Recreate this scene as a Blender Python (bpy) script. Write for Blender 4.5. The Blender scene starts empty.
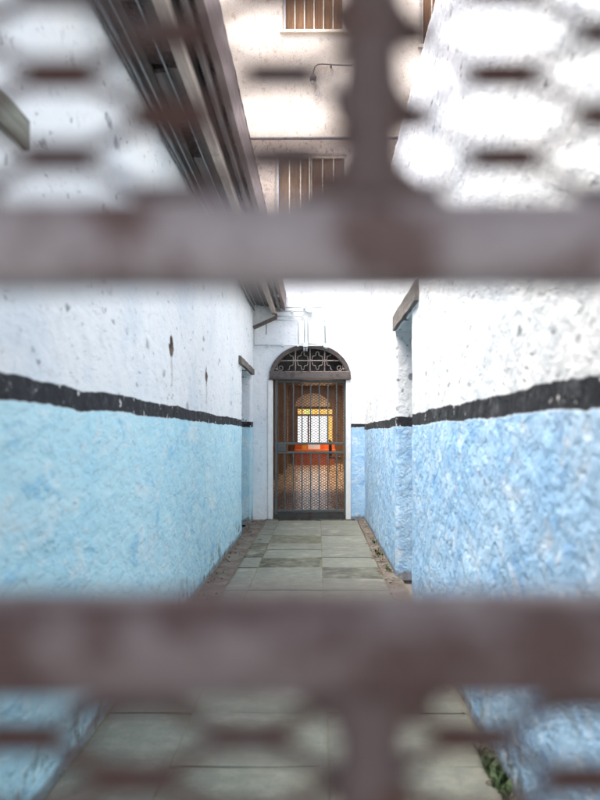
import bpy, bmesh, math, random
from mathutils import Vector, noise, Matrix
random.seed(7)
S = bpy.context.scene
COL = S.collection
R = math.radians
F = 780.0                     # focal length in photo pixels
VPX, VPY, EYE = 318.0, 434.0, 1.32
def PX(x, d): return (x - VPX) * d / F
def PZ(y, d): return EYE + (VPY - y) * d / F

# ------------------------------------------------------------------ materials
class G:
    def __init__(s, name):
        s.m = bpy.data.materials.new(name); s.m.use_nodes = True
        s.nt = s.m.node_tree; s.b = s.nt.nodes['Principled BSDF']
        s.tc = s.nt.nodes.new('ShaderNodeTexCoord')
        s.co = s.tc.outputs['Object']
    def n(s, t, **kw):
        x = s.nt.nodes.new(t)
        for k, v in kw.items(): setattr(x, k, v)
        return x
    def put(s, sock, v):
        if isinstance(v, bpy.types.NodeSocket): s.nt.links.new(v, sock)
        elif isinstance(v, (tuple, list)) and sock.type == 'RGBA': sock.default_value = (*v[:3], 1)
        else: sock.default_value = v
    def map(s, scale=(1,1,1), rot=(0,0,0), loc=(0,0,0), vec=None):
        x = s.n('ShaderNodeMapping'); s.put(x.inputs[0], vec or s.co)
        x.inputs['Scale'].default_value = scale; x.inputs['Rotation'].default_value = rot; x.inputs['Location'].default_value = loc
        return x.outputs[0]
    def noise(s, scale, detail=4, rough=.55, vec=None, dist=0.0):
        x = s.n('ShaderNodeTexNoise'); s.put(x.inputs['Vector'], vec or s.co)
        x.inputs['Scale'].default_value = scale; x.inputs['Detail'].default_value = detail
        x.inputs['Roughness'].default_value = rough; x.inputs['Distortion'].default_value = dist
        return x.outputs['Fac']
    def vor(s, scale, vec=None, feature='F1', out='Distance'):
        x = s.n('ShaderNodeTexVoronoi', feature=feature); s.put(x.inputs['Vector'], vec or s.co)
        x.inputs['Scale'].default_value = scale
        return x.outputs[out]
    def math(s, op, a, b=0.0, clamp=False):
        x = s.n('ShaderNodeMath', operation=op, use_clamp=clamp); s.put(x.inputs[0], a); s.put(x.inputs[1], b)
        return x.outputs[0]
    def step(s, v, lo, hi):
        x = s.n('ShaderNodeMapRange', clamp=True, interpolation_type='SMOOTHSTEP'); s.put(x.inputs['Value'], v)
        x.inputs['From Min'].default_value = lo; x.inputs['From Max'].default_value = hi
        return x.outputs['Result']
    def mix(s, f, a, b, blend='MIX'):
        x = s.n('ShaderNodeMix', data_type='RGBA', blend_type=blend)
        s.put(x.inputs[0], f); s.put(x.inputs[6], a); s.put(x.inputs[7], b)
        return x.outputs[2]
    def xyz(s, vec=None):
        x = s.n('ShaderNodeSeparateXYZ'); s.put(x.inputs[0], vec or s.co); return x.outputs
    def bump(s, h, strength=.5, dist=.01, normal=None):
        x = s.n('ShaderNodeBump'); s.put(x.inputs['Height'], h)
        x.inputs['Strength'].default_value = strength; x.inputs['Distance'].default_value = dist
        if normal: s.put(x.inputs['Normal'], normal)
        return x.outputs[0]
    def out(s, col, rough=.8, nrm=None, metal=0.0, spec=None):
        s.put(s.b.inputs['Base Color'], col); s.put(s.b.inputs['Roughness'], rough); s.put(s.b.inputs['Metallic'], metal)
        if spec is not None: s.b.inputs['Specular IOR Level'].default_value = spec
        if nrm: s.put(s.b.inputs['Normal'], nrm)
        return s.m

def plaster(name, blue, band, white=(.785,.815,.825), blue_x=None, axis_flip=1, holes=(), blue_rough=1.0, fleck=.5, deep=.9, along=.42):
    """limewashed rough wall: white above, black line, blue dado below"""
    g = G(name); o = g.xyz(); z = o[2]
    al = lambda l=(0,0,0), k=1: g.map((1,along*k,1), (0,0,0), l)
    edge = g.math('MULTIPLY', g.math('SUBTRACT', g.noise(6, 3, .7, vec=al()), .5), .03)
    edge2 = g.math('MULTIPLY', g.math('SUBTRACT', g.noise(23, 3, .7, vec=al()), .5), .012)
    wave = g.math('MULTIPLY', g.math('SUBTRACT', g.noise(1.1, 2, .5), .5), .05)
    zz = g.math('ADD', g.math('ADD', z, wave), g.math('ADD', edge, edge2))
    # --- white limewash with flakes, knocks and thin grey runs
    big = g.noise(1.3, 5, .6)
    w = g.mix(g.step(big, .42, .72), white, (white[0]*.86, white[1]*.9, white[2]*.94))
    mid = g.noise(7, 6, .7)
    w = g.mix(g.math('MULTIPLY', g.step(mid, .56, .72), .45), w, (.50,.53,.56))
    fl = g.noise(26, 5, .72, vec=g.map((1,.36,.9), (R(25),0,0)), dist=.4)
    fl2 = g.noise(4.2, 3, .6, vec=g.map(loc=(3,1,7)))
    flm = g.math('MULTIPLY', g.step(fl, .60, .645), g.step(fl2, .42, .62))
    w = g.mix(g.math('MULTIPLY', flm, fleck*1.1), w, (.22,.235,.25))
    wob = g.n('ShaderNodeVectorMath', operation='ADD'); wn = g.n('ShaderNodeTexNoise'); g.put(wn.inputs['Vector'], g.co); wn.inputs['Scale'].default_value = 30
    ws = g.n('ShaderNodeVectorMath', operation='SCALE'); g.put(ws.inputs[0], wn.outputs['Color']); ws.inputs['Scale'].default_value = .035
    g.put(wob.inputs[0], g.map((1,.36,.85), (R(24),0,0))); g.put(wob.inputs[1], ws.outputs[0])
    def flecks(scale, lo, hi, rad, seed):
        d = g.vor(scale, vec=wob.outputs[0]); pick = g.vor(scale, vec=wob.outputs[0], out='Color')
        big_ = g.math('MULTIPLY', g.xyz(pick)[0], rad)
        m = g.math('SUBTRACT', 1.0, g.step(g.math('SUBTRACT', d, g.math('SUBTRACT', big_, rad*.48)), -.05, .10))
        return g.math('MULTIPLY', m, g.step(g.noise(2.3, 3, .6, vec=g.map(loc=(seed,2,4))), lo, hi))
    spm = g.math('MAXIMUM', flecks(21, .32, .50, .70, 9), flecks(9, .42, .58, .56, 3))
    w = g.mix(g.math('MULTIPLY', spm, fleck), w, (.15,.165,.18))
    # --- blue dado with worn pale spots and deep spots
    b0, b1, b2 = blue
    bl = g.mix(g.step(g.noise(2.6, 5, .62, vec=al()), .36, .66), b0, b1)
    bl = g.mix(g.math('MULTIPLY', g.step(g.noise(7.5, 6, .7, vec=al((2,2,2)), dist=.6), .53, .66), deep), bl, b2)
    pale = tuple(min(.84, c*.45+.46) for c in b0)
    bl = g.mix(g.math('MULTIPLY', g.step(g.noise(13, 6, .72, vec=al((5,5,5))), .55, .66), .85), bl, pale)
    bl = g.mix(g.math('MULTIPLY', g.step(g.noise(4, 6, .7, vec=al((1,8,2)), dist=.8), .54, .64), .6), bl, pale)
    bl = g.mix(g.math('MULTIPLY', flm, .35), bl, (.10,.16,.24))
    # damp and moss patches low on the wall
    moss = g.math('MULTIPLY', g.step(g.noise(5.5, 6, .7, vec=g.map(loc=(2,4,0))), .50, .66),
                  g.math('SUBTRACT', 1.0, g.step(z, .05, .34)))
    bl = g.mix(g.math('MULTIPLY', moss, .8), bl, (.10,.11,.075))
    lowest = g.math('MULTIPLY', g.math('SUBTRACT', 1.0, g.step(g.math('ADD', z, g.math('MULTIPLY', edge, 2.0)), .03, .07)), .7)
    bl = g.mix(lowest, bl, (.17,.13,.11))
    # --- black line, chipped
    bk = g.mix(g.step(g.noise(16, 5, .7), .52, .7), (.022,.025,.03), (.075,.082,.09))
    bk = g.mix(g.step(g.noise(11, 4, .6, vec=g.map(loc=(6,6,1))), .635, .665), bk, (.62,.62,.6))
    bk = g.mix(g.math('MULTIPLY', g.step(g.noise(5, 6, .75, vec=al((3,1,4))), .55, .66), .5), bk, (.16,.17,.18))
    lo, hi = band
    low = g.math('SUBTRACT', 1.0, g.step(zz, lo-.004, lo+.004))
    up = g.step(zz, hi-.004, hi+.004)
    isb = g.math('SUBTRACT', g.math('SUBTRACT', 1.0, low), up)
    if blue_x is not None:          # dado only to the right of blue_x
        right = g.step(o[0], blue_x-.006, blue_x+.006)
        low = g.math('MULTIPLY', low, right); isb = g.math('MULTIPLY', isb, right)
    c = g.mix(low, w, bl); c = g.mix(isb, c, bk)
    for (hy, hz, ry, rz) in holes:  # bared brown render round the knocked-out holes and a run below
        dy = g.math('DIVIDE', g.math('SUBTRACT', o[1], hy), ry); dz = g.math('DIVIDE', g.math('SUBTRACT', z, hz), rz)
        d = g.math('ADD', g.math('ABSOLUTE', dy), g.math('ABSOLUTE', dz))
        d = g.math('ADD', d, g.math('MULTIPLY', g.math('SUBTRACT', g.noise(18, 4, .7), .5), .8))
        c = g.mix(g.math('SUBTRACT', 1.0, g.step(d, 1.0, 1.25)), c, (.20,.155,.125))
        sx = g.math('ABSOLUTE', g.math('ADD', dy, g.math('MULTIPLY', g.math('SUBTRACT', g.noise(12,3), .5), 1.2)))
        run = g.math('MULTIPLY', g.math('SUBTRACT', 1.0, g.step(sx, .25, .6)), g.math('MULTIPLY', g.step(dz, -4.2, -2.0), g.math('SUBTRACT', 1.0, g.step(dz, -.6, -.2))))
        c = g.mix(g.math('MULTIPLY', run, .55), c, (.42,.42,.38))
    h = g.math('ADD', g.math('MULTIPLY', g.noise(8, 6, .6, vec=al((0,0,0),1.15), dist=.5), 1.5), g.math('MULTIPLY', g.noise(40, 4, .65), .13))
    h = g.math('ADD', h, g.math('MULTIPLY', g.step(g.noise(14, 4, .55, vec=al((4,4,4),1.15), dist=.4), .40, .58), .25))
    h = g.math('SUBTRACT', h, g.math('MULTIPLY', g.math('ADD', spm, flm), .25))
    h = g.math('MULTIPLY', h, g.math('ADD', .6, g.math('MULTIPLY', low, .25)))
    return g.out(c, .86, g.bump(h, .55, .026*blue_rough), spec=.25)

def metal(name, base, rust, amt=.5, rough=.5, bump=.002, scale=14):
    g = G(name)
    m = g.step(g.noise(scale, 6, .68), amt-.06, amt+.08)
    c = g.mix(m, base, rust)
    c = g.mix(g.math('MULTIPLY', g.step(g.noise(scale*4, 4, .7), .55, .7), .5), c, tuple(x*.55 for x in rust))
    r = g.math('ADD', g.math('MULTIPLY', m, .3), rough)
    return g.out(c, r, g.bump(g.math('ADD', g.noise(scale*3, 5, .7), g.math('MULTIPLY', m, .4)), .6, bump))

def wood(name, a, b, axis=2, rough=.7, scale=9):
    g = G(name); sc = [1,1,1]; sc[axis] = .07
    nz = g.noise(scale*4, 6, .65, vec=g.map(tuple(sc)), dist=.3)
    c = g.mix(g.step(nz, .35, .68), a, b)
    c = g.mix(g.math('MULTIPLY', g.step(g.noise(6, 5, .65), .52, .7), .5), c, tuple(x*.55 for x in a))
    return g.out(c, rough, g.bump(nz, .5, .004), spec=.3)

def paint(name, col, rough=.6, var=.12, scale=8, bump=.002, spec=.4):
    g = G(name)
    c = g.mix(g.step(g.noise(scale, 6, .65), .38, .68), col, tuple(x*(1-var*2) for x in col))
    return g.out(c, rough, g.bump(g.noise(scale*5, 5, .6), .4, bump), spec=spec)

HOLES = [(5.32, 1.905, .085, .085), (7.0, 1.84, .085, .085)]
M = {}
M['left'] = plaster('left_limewash', [(.53,.79,.86), (.45,.74,.85), (.17,.47,.70)], (1.425, 1.512), holes=HOLES, deep=.5, fleck=.72)
M['right'] = plaster('right_limewash', [(.42,.63,.83), (.33,.56,.81), (.16,.38,.71)], (1.388, 1.476), fleck=.85, deep=.65, along=.72)
M['end'] = plaster('end_limewash', [(.40,.62,.81), (.36,.58,.79), (.28,.5,.74)], (1.425, 1.475), white=(.785,.815,.825), blue_x=.47, blue_rough=.55, fleck=.16)
M['white_trim'] = paint('white_gloss_paint', (.80,.81,.80), .5, .05)
M['pipe_white'] = paint('white_pipe_paint', (.60,.66,.66), .45, .06)
M['gate_far'] = metal('grey_green_painted_steel', (.085,.10,.097), (.065,.045,.035), .60, .45)
M['gate_dark'] = metal('dark_steel', (.05,.052,.05), (.06,.04,.03), .55, .5)
M['mesh_far'] = metal('rusty_mesh', (.115,.072,.046), (.085,.048,.03), .5, .6)
M['transom'] = metal('brown_grey_frame_paint', (.088,.074,.07), (.06,.047,.04), .56, .55)
M['scroll'] = metal('pale_scroll_iron', (.20,.17,.155), (.13,.085,.07), .6, .5)
M['gate_near'] = metal('worn_mauve_gate_paint', (.42,.392,.405), (.18,.125,.118), .56, .42, .0015, 17)
M['rail_low'] = metal('browner_worn_rail_paint', (.24,.205,.205), (.13,.085,.08), .52, .48, .0015, 15)
M['mesh_near'] = metal('rusted_expanded_mesh', (.105,.082,.080), (.095,.052,.043), .47, .55, .001, 22)
M['rust'] = metal('rusted_bar', (.15,.115,.113), (.13,.065,.042), .54, .55, .001, 25)
M['timber'] = wood('weathered_lintel_timber', (.11,.098,.088), (.20,.18,.16), 1)
M['mossy'] = wood('green_grey_lintel_timber', (.14,.15,.12), (.25,.26,.215), 1)
M['eave'] = wood('dark_eave_boards', (.095,.078,.073), (.17,.14,.13), 1)
M['fascia'] = wood('brown_fascia_board', (.20,.145,.13), (.29,.22,.20), 1)
M['purlin'] = wood('pale_purlin', (.32,.26,.22), (.46,.39,.34), 1)
M['shutter'] = wood('sun_bleached_brown_shutter', (.115,.055,.024), (.20,.105,.048), 2)
M['shutter_dark'] = wood('dull_brown_shutter', (.105,.065,.04), (.17,.11,.07), 2)
M['frame_pale'] = paint('peeling_pale_frame', (.62,.55,.46), .7, .15, 20)
M['door_blue'] = wood('old_plank_door', (.10,.16,.22), (.16,.24,.31), 2)
M['cable'] = paint('grey_cable', (.33,.35,.37), .6, .1)
M['cable_dark'] = paint('black_cable', (.05,.05,.055), .6, .1)
M['lead'] = metal('grey_ledge_pipe', (.15,.14,.135), (.12,.09,.07), .55, .5)
M['hall_wall'] = paint('hall_brown_wall', (.33,.19,.07), .6, .2, 3)
M['hall_wood'] = wood('hall_dark_wood', (.15,.08,.035), (.24,.135,.065), 2, .45)
M['hall_tan'] = wood('tan_arch_panel', (.60,.42,.22), (.74,.56,.33), 0, .5)
M['orange'] = paint('orange_red_panel', (.72,.17,.035), .45, .12)
M['red'] = paint('brick_red_panel', (.42,.10,.05), .5, .12)
M['yellow'] = paint('yellow_box', (.75,.45,.05), .5, .08)
M['paper'] = paint('white_card', (.82,.82,.78), .6, .03)
M['black'] = paint('black_leather', (.03,.025,.025), .5, .1)
M['leaf_dry'] = paint('dry_leaf', (.17,.095,.05), .7, .25, 40)
M['leaf'] = paint('weed_leaf', (.028,.06,.014), .6, .25, 30)
M['debris'] = paint('grit_and_soil', (.24,.19,.155), .9, .35, 60)
M['roof'] = metal('rusted_roof_sheet', (.22,.2,.19), (.17,.09,.06), .52, .6)

def facade(name, c0, c1, stain, dens=.54):
    g = G(name)
    c = g.mix(g.step(g.noise(1.1, 5, .6), .38, .66), c0, c1)
    c = g.mix(g.math('MULTIPLY', g.step(g.noise(13, 6, .75, vec=g.map((1,1,.6))), dens, dens+.09), .75), c, stain)
    c = g.mix(g.math('MULTIPLY', g.step(g.noise(55, 4, .7), .57, .63), .7), c, tuple(x*.6 for x in stain))
    return g.out(c, .88, g.bump(g.noise(22, 6, .7), .5, .012), spec=.2)
M['facade'] = facade('buff_render', (.65,.59,.52), (.60,.53,.45), (.44,.35,.27))
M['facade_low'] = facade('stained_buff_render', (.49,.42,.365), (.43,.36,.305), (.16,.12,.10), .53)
M['block'] = facade('ochre_block_render', (.42,.37,.31), (.38,.32,.27), (.25,.2,.17))

def paving_mat():
    g = G('worn_paving'); a = g.n('ShaderNodeAttribute', attribute_name='tone'); t = a.outputs['Color']
    v = g.noise(9, 7, .7); sp = g.noise(70, 3, .7)
    c = g.mix(g.math('MULTIPLY', g.step(v, .42, .68), .4), t, (.26,.265,.22))
    c = g.mix(g.math('MULTIPLY', g.step(g.noise(24, 5, .7, vec=g.map((1,2.4,1), (0,0,.5))), .58, .66), .7), c, (.09,.09,.078))
    c = g.mix(g.math('MULTIPLY', g.step(g.noise(2.6, 5, .6, vec=g.map(loc=(2,5,0))), .55, .72), .45), c, (.36,.35,.31))
    c = g.mix(g.math('MULTIPLY', g.step(g.noise(1.7, 6, .7, vec=g.map(loc=(7,1,0)), dist=.6), .48, .66), .5), c, (.19,.195,.155))
    c = g.mix(g.math('MULTIPLY', g.step(g.noise(48, 4, .75, vec=g.map((1,2,1), (0,0,.9))), .60, .66), .75), c, (.06,.06,.05))
    c = g.mix(g.math('MULTIPLY', g.step(sp, .55, .7), .4), c, (.12,.12,.10))
    return g.out(c, .78, g.bump(g.math('ADD', v, g.math('MULTIPLY', sp, .4)), .6, .006), spec=.3)
M['paving'] = paving_mat()
def strip_mat():
    g = G('red_concrete_strip')
    c = g.mix(g.step(g.noise(5, 6, .7), .40, .62), (.12,.082,.073), (.165,.158,.135))
    c = g.mix(g.math('MULTIPLY', g.step(g.noise(8, 6, .72, vec=g.map(loc=(3,3,3))), .50, .60), .8), c, (.075,.08,.05))
    return g.out(c, .85, g.bump(g.noise(30, 6, .7), .7, .01), spec=.2)
M['strip'] = strip_mat()
def soil_mat():
    g = G('mossy_joint_soil')
    c = g.mix(g.step(g.noise(6, 5, .7), .42, .6), (.15,.155,.10), (.12,.115,.095))
    return g.out(c, .95, g.bump(g.noise(60, 5, .7), .6, .006), spec=.15)
M['soil'] = soil_mat()
def ground_mat():
    g = G('yard_concrete')
    c = g.mix(g.step(g.noise(1.4, 7, .65), .4, .65), (.26,.255,.235), (.19,.185,.165))
    return g.out(c, .88, g.bump(g.noise(30, 6, .7), .4, .008), spec=.2)
M['ground'] = ground_mat()
def hall_floor_mat():
    g = G('waxed_hall_tiles')
    br = g.n('ShaderNodeTexBrick', offset=0.0); g.put(br.inputs['Vector'], g.map((1,1,1)))
    br.inputs['Scale'].default_value = 1.0; br.inputs['Brick Width'].default_value = .3; br.inputs['Row Height'].default_value = .3
    br.inputs['Mortar Size'].default_value = .006
    br.inputs['Color1'].default_value = (.58,.39,.20,1); br.inputs['Color2'].default_value = (.48,.30,.14,1); br.inputs['Mortar'].default_value = (.08,.05,.035,1)
    c = g.mix(g.math('MULTIPLY', g.step(g.noise(5, 5, .6), .45, .65), .4), br.outputs['Color'], (.16,.09,.05))
    r = g.math('ADD', g.math('MULTIPLY', g.noise(9, 4, .6), .2), .16)
    return g.out(c, r, g.bump(br.outputs['Fac'], -.3, .003), spec=.6)
M['hall_floor'] = hall_floor_mat()
def glass_mat(name, tint, gloss=.08):
    m = bpy.data.materials.new(name); m.use_nodes = True; nt = m.node_tree; nt.nodes.clear()
    o = nt.nodes.new('ShaderNodeOutputMaterial'); mx = nt.nodes.new('ShaderNodeMixShader')
    t = nt.nodes.new('ShaderNodeBsdfTransparent'); gl = nt.nodes.new('ShaderNodeBsdfGlossy')
    t.inputs[0].default_value = (*tint, 1); gl.inputs['Roughness'].default_value = .05; mx.inputs[0].default_value = gloss
    nt.links.new(t.outputs[0], mx.inputs[1]); nt.links.new(gl.outputs[0], mx.inputs[2]); nt.links.new(mx.outputs[0], o.inputs[0])
    return m
M['glass'] = glass_mat('clear_pane', (.93,.95,.95))
M['amber'] = glass_mat('amber_pane', (.92,.70,.34)); M['green_glass'] = glass_mat('green_pane', (.78,.80,.42))
M['bulb'] = glass_mat('bulb_glass', (.9,.92,.92), .35)

# ------------------------------------------------------------------ mesh helpers
def finish(name, bm, mat, parent=None, smooth=False, bevel=0):
    bmesh.ops.recalc_face_normals(bm, faces=bm.faces)
    me = bpy.data.meshes.new(name); bm.to_mesh(me); bm.free()
    for mm in (mat if isinstance(mat, (list, tuple)) else [mat]): me.materials.append(mm)
    if smooth: me.polygons.foreach_set('use_smooth', [True]*len(me.polygons))
    o = bpy.data.objects.new(name, me); COL.objects.link(o)
    if parent:
        o.parent = parent
        o.location = -parent.matrix_basis.translation
    if bevel:
        md = o.modifiers.new('edge', 'BEVEL'); md.width = bevel; md.segments = 2; md.limit_method = 'ANGLE'; md.angle_limit = R(40)
    return o
def tag(o, label, cat, group=None):
    o['label'] = label; o['category'] = cat
    if group: o['group'] = group
    return o
def struct(o): o['kind'] = 'structure'; return o
def thing(name, label, cat, loc=(0,0,0), group=None):
    o = bpy.data.objects.new(name, None); COL.objects.link(o); o.location = loc; o.empty_display_size = .1
    return tag(o, label, cat, group)
def box(bm, x0, x1, y0, y1, z0, z1, jit=0):
    v = [bm.verts.new((x + random.uniform(-jit, jit), y, z + random.uniform(-jit, jit))) for x in (x0, x1) for y in (y0, y1) for z in (z0, z1)]
    for f in ((0,1,3,2),(4,6,7,5),(0,4,5,1),(2,3,7,6),(0,2,6,4),(1,5,7,3)): bm.faces.new([v[i] for i in f])
def quadbar(bm, a, b, w, t, y):
    """flat bar in the x-z plane from a to b, width w, thickness t about depth y"""
    d = Vector((b[0]-a[0], b[1]-a[1])); d.normalize(); n = Vector((-d.y, d.x)) * w/2
    P = [(a[0]+n.x, a[1]+n.y), (a[0]-n.x, a[1]-n.y), (b[0]-n.x, b[1]-n.y), (b[0]+n.x, b[1]+n.y)]
    f = [bm.verts.new((p[0], y-t/2, p[1])) for p in P]; k = [bm.verts.new((p[0], y+t/2, p[1])) for p in P]
    bm.faces.new(f); bm.faces.new(k[::-1])
    for i in range(4): bm.faces.new((f[i], k[i], k[(i+1)%4], f[(i+1)%4]))
def tube(bm, pts, r, seg=10, cap=True):
    pts = [Vector(p) for p in pts]; rings = []
    up = Vector((0,0,1))
    for i, p in enumerate(pts):
        t = (pts[min(i+1, len(pts)-1)] - pts[max(i-1, 0)]).normalized()
        a = t.cross(up)
        if a.length < .1: a = t.cross(Vector((0,1,0)))
        a.normalize(); b = t.cross(a).normalized()
        rr = r[i] if isinstance(r, (list, tuple)) else r
        rings.append([bm.verts.new(p + a*rr*math.cos(2*math.pi*k/seg) + b*rr*math.sin(2*math.pi*k/seg)) for k in range(seg)])
    for q, s_ in zip(rings, rings[1:]):
        for k in range(seg): bm.faces.new((q[k], q[(k+1)%seg], s_[(k+1)%seg], s_[k]))
    if cap: bm.faces.new(rings[0][::-1]); bm.faces.new(rings[-1])
def arc(cx, cz, rx, rz, a0, a1, n, y):
    return [(cx + rx*math.cos(R(a0+(a1-a0)*i/n)), y, cz + rz*math.sin(R(a0+(a1-a0)*i/n))) for i in range(n+1)]
def nv(p, k): return noise.noise_vector(p*k)
def disp(p, amp=1.0):
    return (nv(p, 1.7)*.007 + nv(p+Vector((9,3,1)), 5.5)*.0055 + nv(p+Vector((2,7,5)), 15)*.0035)*amp
def lines(a, b, step, extra=()):
    n = max(1, round((b-a)/step)); L = {round(a+(b-a)*i/n, 5) for i in range(n+1)}
    for e in extra:
        if a <= e <= b: L.add(round(e, 5))
    L = sorted(L); out = [L[0]]
    keep = {round(e, 5) for e in extra} | {round(a,5), round(b,5)}
    for v in L[1:]:
        if v - out[-1] < .004 and v not in keep: continue
        if v - out[-1] < .004 and out[-1] not in keep: out[-1] = v; continue
        out.append(v)
    return out
class Skin:
    """watertight patches of one displaced wall: vertices at one place are shared"""
    def __init__(s, amp=1.0, dents=(), dn=None): s.bm = bmesh.new(); s.c = {}; s.amp = amp; s.dents = dents; s.dn = dn
    def v(s, p):
        k = (round(p[0],4), round(p[1],4), round(p[2],4))
        if k not in s.c:
            q = Vector(p); d = disp(q, s.amp)
            for (hy, hz, ry, rz) in s.dents:
                e = abs((p[1]-hy)/ry) + abs((p[2]-hz)/rz) + .55*noise.noise(q*22)
                t = min(1, max(0, (1.02-e)/.30)); t = t*t*(3-2*t)
                d += s.dn * (.15*t)
            s.c[k] = s.bm.verts.new(q + d)
        return s.c[k]
    def patch(s, us, vs, f, skip=None):
        for i in range(len(us)-1):
            for j in range(len(vs)-1):
                if skip and skip((us[i]+us[i+1])/2, (vs[j]+vs[j+1])/2): continue
                q = [s.v(f(us[a], vs[b])) for a, b in ((i,j),(i+1,j),(i+1,j+1),(i,j+1))]
                if len(set(q)) == 4: s.bm.faces.new(q)

def side_wall(x, sgn, y0, y1, z0, z1, opens, name, mat, parent, thick=.42, step=.027, dents=()):
    """a long wall in the plane X=x; sgn=+1 when its body lies towards +X"""
    s = Skin(1.0, dents, Vector((sgn, 0, 0)))
    ey = [e for o in opens for e in o[:2]]; ez = [o[2] for o in opens]
    for (hy, hz, ry, rz) in dents:
        ey += [hy + k*.009 for k in range(-16, 17)]; ez += [hz + k*.009 for k in range(-16, 17)]
    ys = lines(y0, y1, step, ey); zs = lines(z0, z1, step, ez)
    s.patch(ys, zs, lambda u, v: (x, u, v), lambda u, v: any(o[0] < u < o[1] and v < o[2] for o in opens))
    ds = lines(0, .32, .03)
    for (a, b, t) in opens:
        zz = [v for v in zs if v <= t+1e-6]; yy = [u for u in ys if a-1e-6 <= u <= b+1e-6]
        for e in (a, b): s.patch(ds, zz, lambda u, v, e=e: (x+sgn*u, e, v))
        s.patch(yy, ds, lambda u, v: (x+sgn*v, u, t))
    dd = lines(0, thick, .06)
    for e in (y0, y1): s.patch(dd, zs, lambda u, v, e=e: (x+sgn*u, e, v))
    s.patch(ys, dd, lambda u, v: (x+sgn*v, u, z1))
    zb = lines(z0, z1, .5)
    o = finish(name, s.bm, mat, parent, smooth=True)
    return o
def plank_door(parent, x, sgn, a, b, t):
    bm = bmesh.new(); n = 7; w = (b-a)/n
    for i in range(n): box(bm, min(x, x+sgn*.04), max(x, x+sgn*.04), a+i*w+.003, a+(i+1)*w-.003, .03, t)
    for z in (.35, t-.35): box(bm, min(x-sgn*.022, x-sgn*.001), max(x-sgn*.022, x-sgn*.001), a+.04, b-.04, z, z+.11)
    d = finish('door', bm, M['door_blue'], parent, bevel=.003)
    bm = bmesh.new(); xh = x-sgn*.05
    tube(bm, [(x-sgn*.002, a+.12, 1.05), (xh, a+.12, 1.05), (xh, a+.12, 1.2), (x-sgn*.002, a+.12, 1.2)], .009)
    h = finish('handle', bm, M['gate_dark']); h.parent = d
def lintel(parent, x, sgn, y0, y1, z0, z1, out, mat, name='lintel'):
    bm = bmesh.new(); n = 24
    prev = None
    for i in range(n+1):
        y = y0+(y1-y0)*i/n; k = noise.noise(Vector((y*3, x*5, 1)))*.012; k2 = noise.noise(Vector((y*4, x*5, 7)))*.008
        ring = [bm.verts.new(p) for p in ((x-sgn*(out+k2), y, z0+k), (x-sgn*(out+k2*.5), y, z1-.012+k), (x-sgn*(out-.015), y, z1+k), (x+sgn*.2, y, z1+k), (x+sgn*.2, y, z0+k))]
        if prev:
            for q in range(5): bm.faces.new((prev[q], prev[(q+1)%5], ring[(q+1)%5], ring[q]))
        else: bm.faces.new(ring)
        prev = ring
    bm.faces.new(prev[::-1])
    return finish(name, bm, mat, parent)

XL, XR, DE = -1.0, .72, 12.0
# ------------------------------------------------------------------ left building with its eave
left = thing('outbuilding', 'long white and pale blue outbuilding with dark timber eave, left side of the alley', 'building', (-3, 6, 0))
LO = [(1.30, 2.42, 2.27), (10.2, 11.6, 2.20)]
side_wall(XL, -1, .42, DE, -.03, 3.36, LO, 'wall', M['left'], left, dents=HOLES)
for (a, b, t) in LO: plank_door(left, XL-.26, -1, a-.02, b+.02, t+.02)
lintel(left, XL, -1, 1.05, 2.63, 2.275, 2.385, .03, M['mossy'])
lintel(left, XL, -1, 9.75, 11.72, 2.205, 2.30, .045, M['timber'])
bm = bmesh.new(); box(bm, -5.4, -1.43, .42, DE, -.03, 3.3); finish('rear_wall', bm, M['block'], left)
# eave: boards along the wall with two missing lengths, purlin, fascia, rafters and sheet roof
def rz(x): return 3.47 - (x+1.0)*.16      # underside of the rafters' top line
e = bmesh.new()
xs = [-.985, -.895, -.805, -.715, -.63]
for i in range(4):
    segs = [(.42, 3.55), (4.25, 4.95), (5.55, DE)] if i == 1 else ([(.42, 2.4), (2.402, 8.1), (8.102, DE)] if i != 2 else [(.42, 4.0), (4.16, 6.2), (6.202, DE)])
    for (a, b) in segs:
        z = 3.30 - i*.012 + random.uniform(-.006, .006)
        box(e, xs[i]+.005, xs[i+1]-.005, a+.002, b-.002, z, z+.022, .003)
eo = finish('soffit_boards', e, M['eave'], left)
for i in range(17):
    y = .8 + i*.7; bm = bmesh.new()
    P = [(-1.35, 3.36+.02), (-.53, 3.345), (-.53, 3.42), (-1.35, 3.50)]
    f = [bm.verts.new((p[0], y, p[1])) for p in P]; k = [bm.verts.new((p[0], y+.06, p[1])) for p in P]
    bm.faces.new(f); bm.faces.new(k[::-1])
    for q in range(4): bm.faces.new((f[q], k[q], k[(q+1)%4], f[(q+1)%4]))
    finish('rafter', bm, M['eave'], left)
bm = bmesh.new(); box(bm, -.705, -.645, .42, DE-.02, 3.155, 3.235, .002); finish('purlin', bm, M['purlin'], left, bevel=.006)
bm = bmesh.new(); box(bm, -.60, -.575, .42, DE-.02, 3.20, 3.285, .002); finish('batten', bm, M['eave'], left, bevel=.004)
bm = bmesh.new()
prev = None
for i in range(61):
    y = .40 + (DE-.42)*i/60; k = noise.noise(Vector((y*1.1, 4, 2)))*.012
    ring = [bm.verts.new(p) for p in ((-.545, y, 3.235+k), (-.50+k*.3, y, 3.225+k), (-.485+k*.3, y, 3.42+k), (-.525, y, 3.42+k))]
    if prev:
        for q in range(4): bm.faces.new((prev[q], prev[(q+1)%4], ring[(q+1)%4], ring[q]))
    else: bm.faces.new(ring)
    prev = ring
bm.faces.new(prev[::-1]); finish('fascia', bm, M['fascia'], left)
bm = bmesh.new(); n = 200
pv = None
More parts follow.
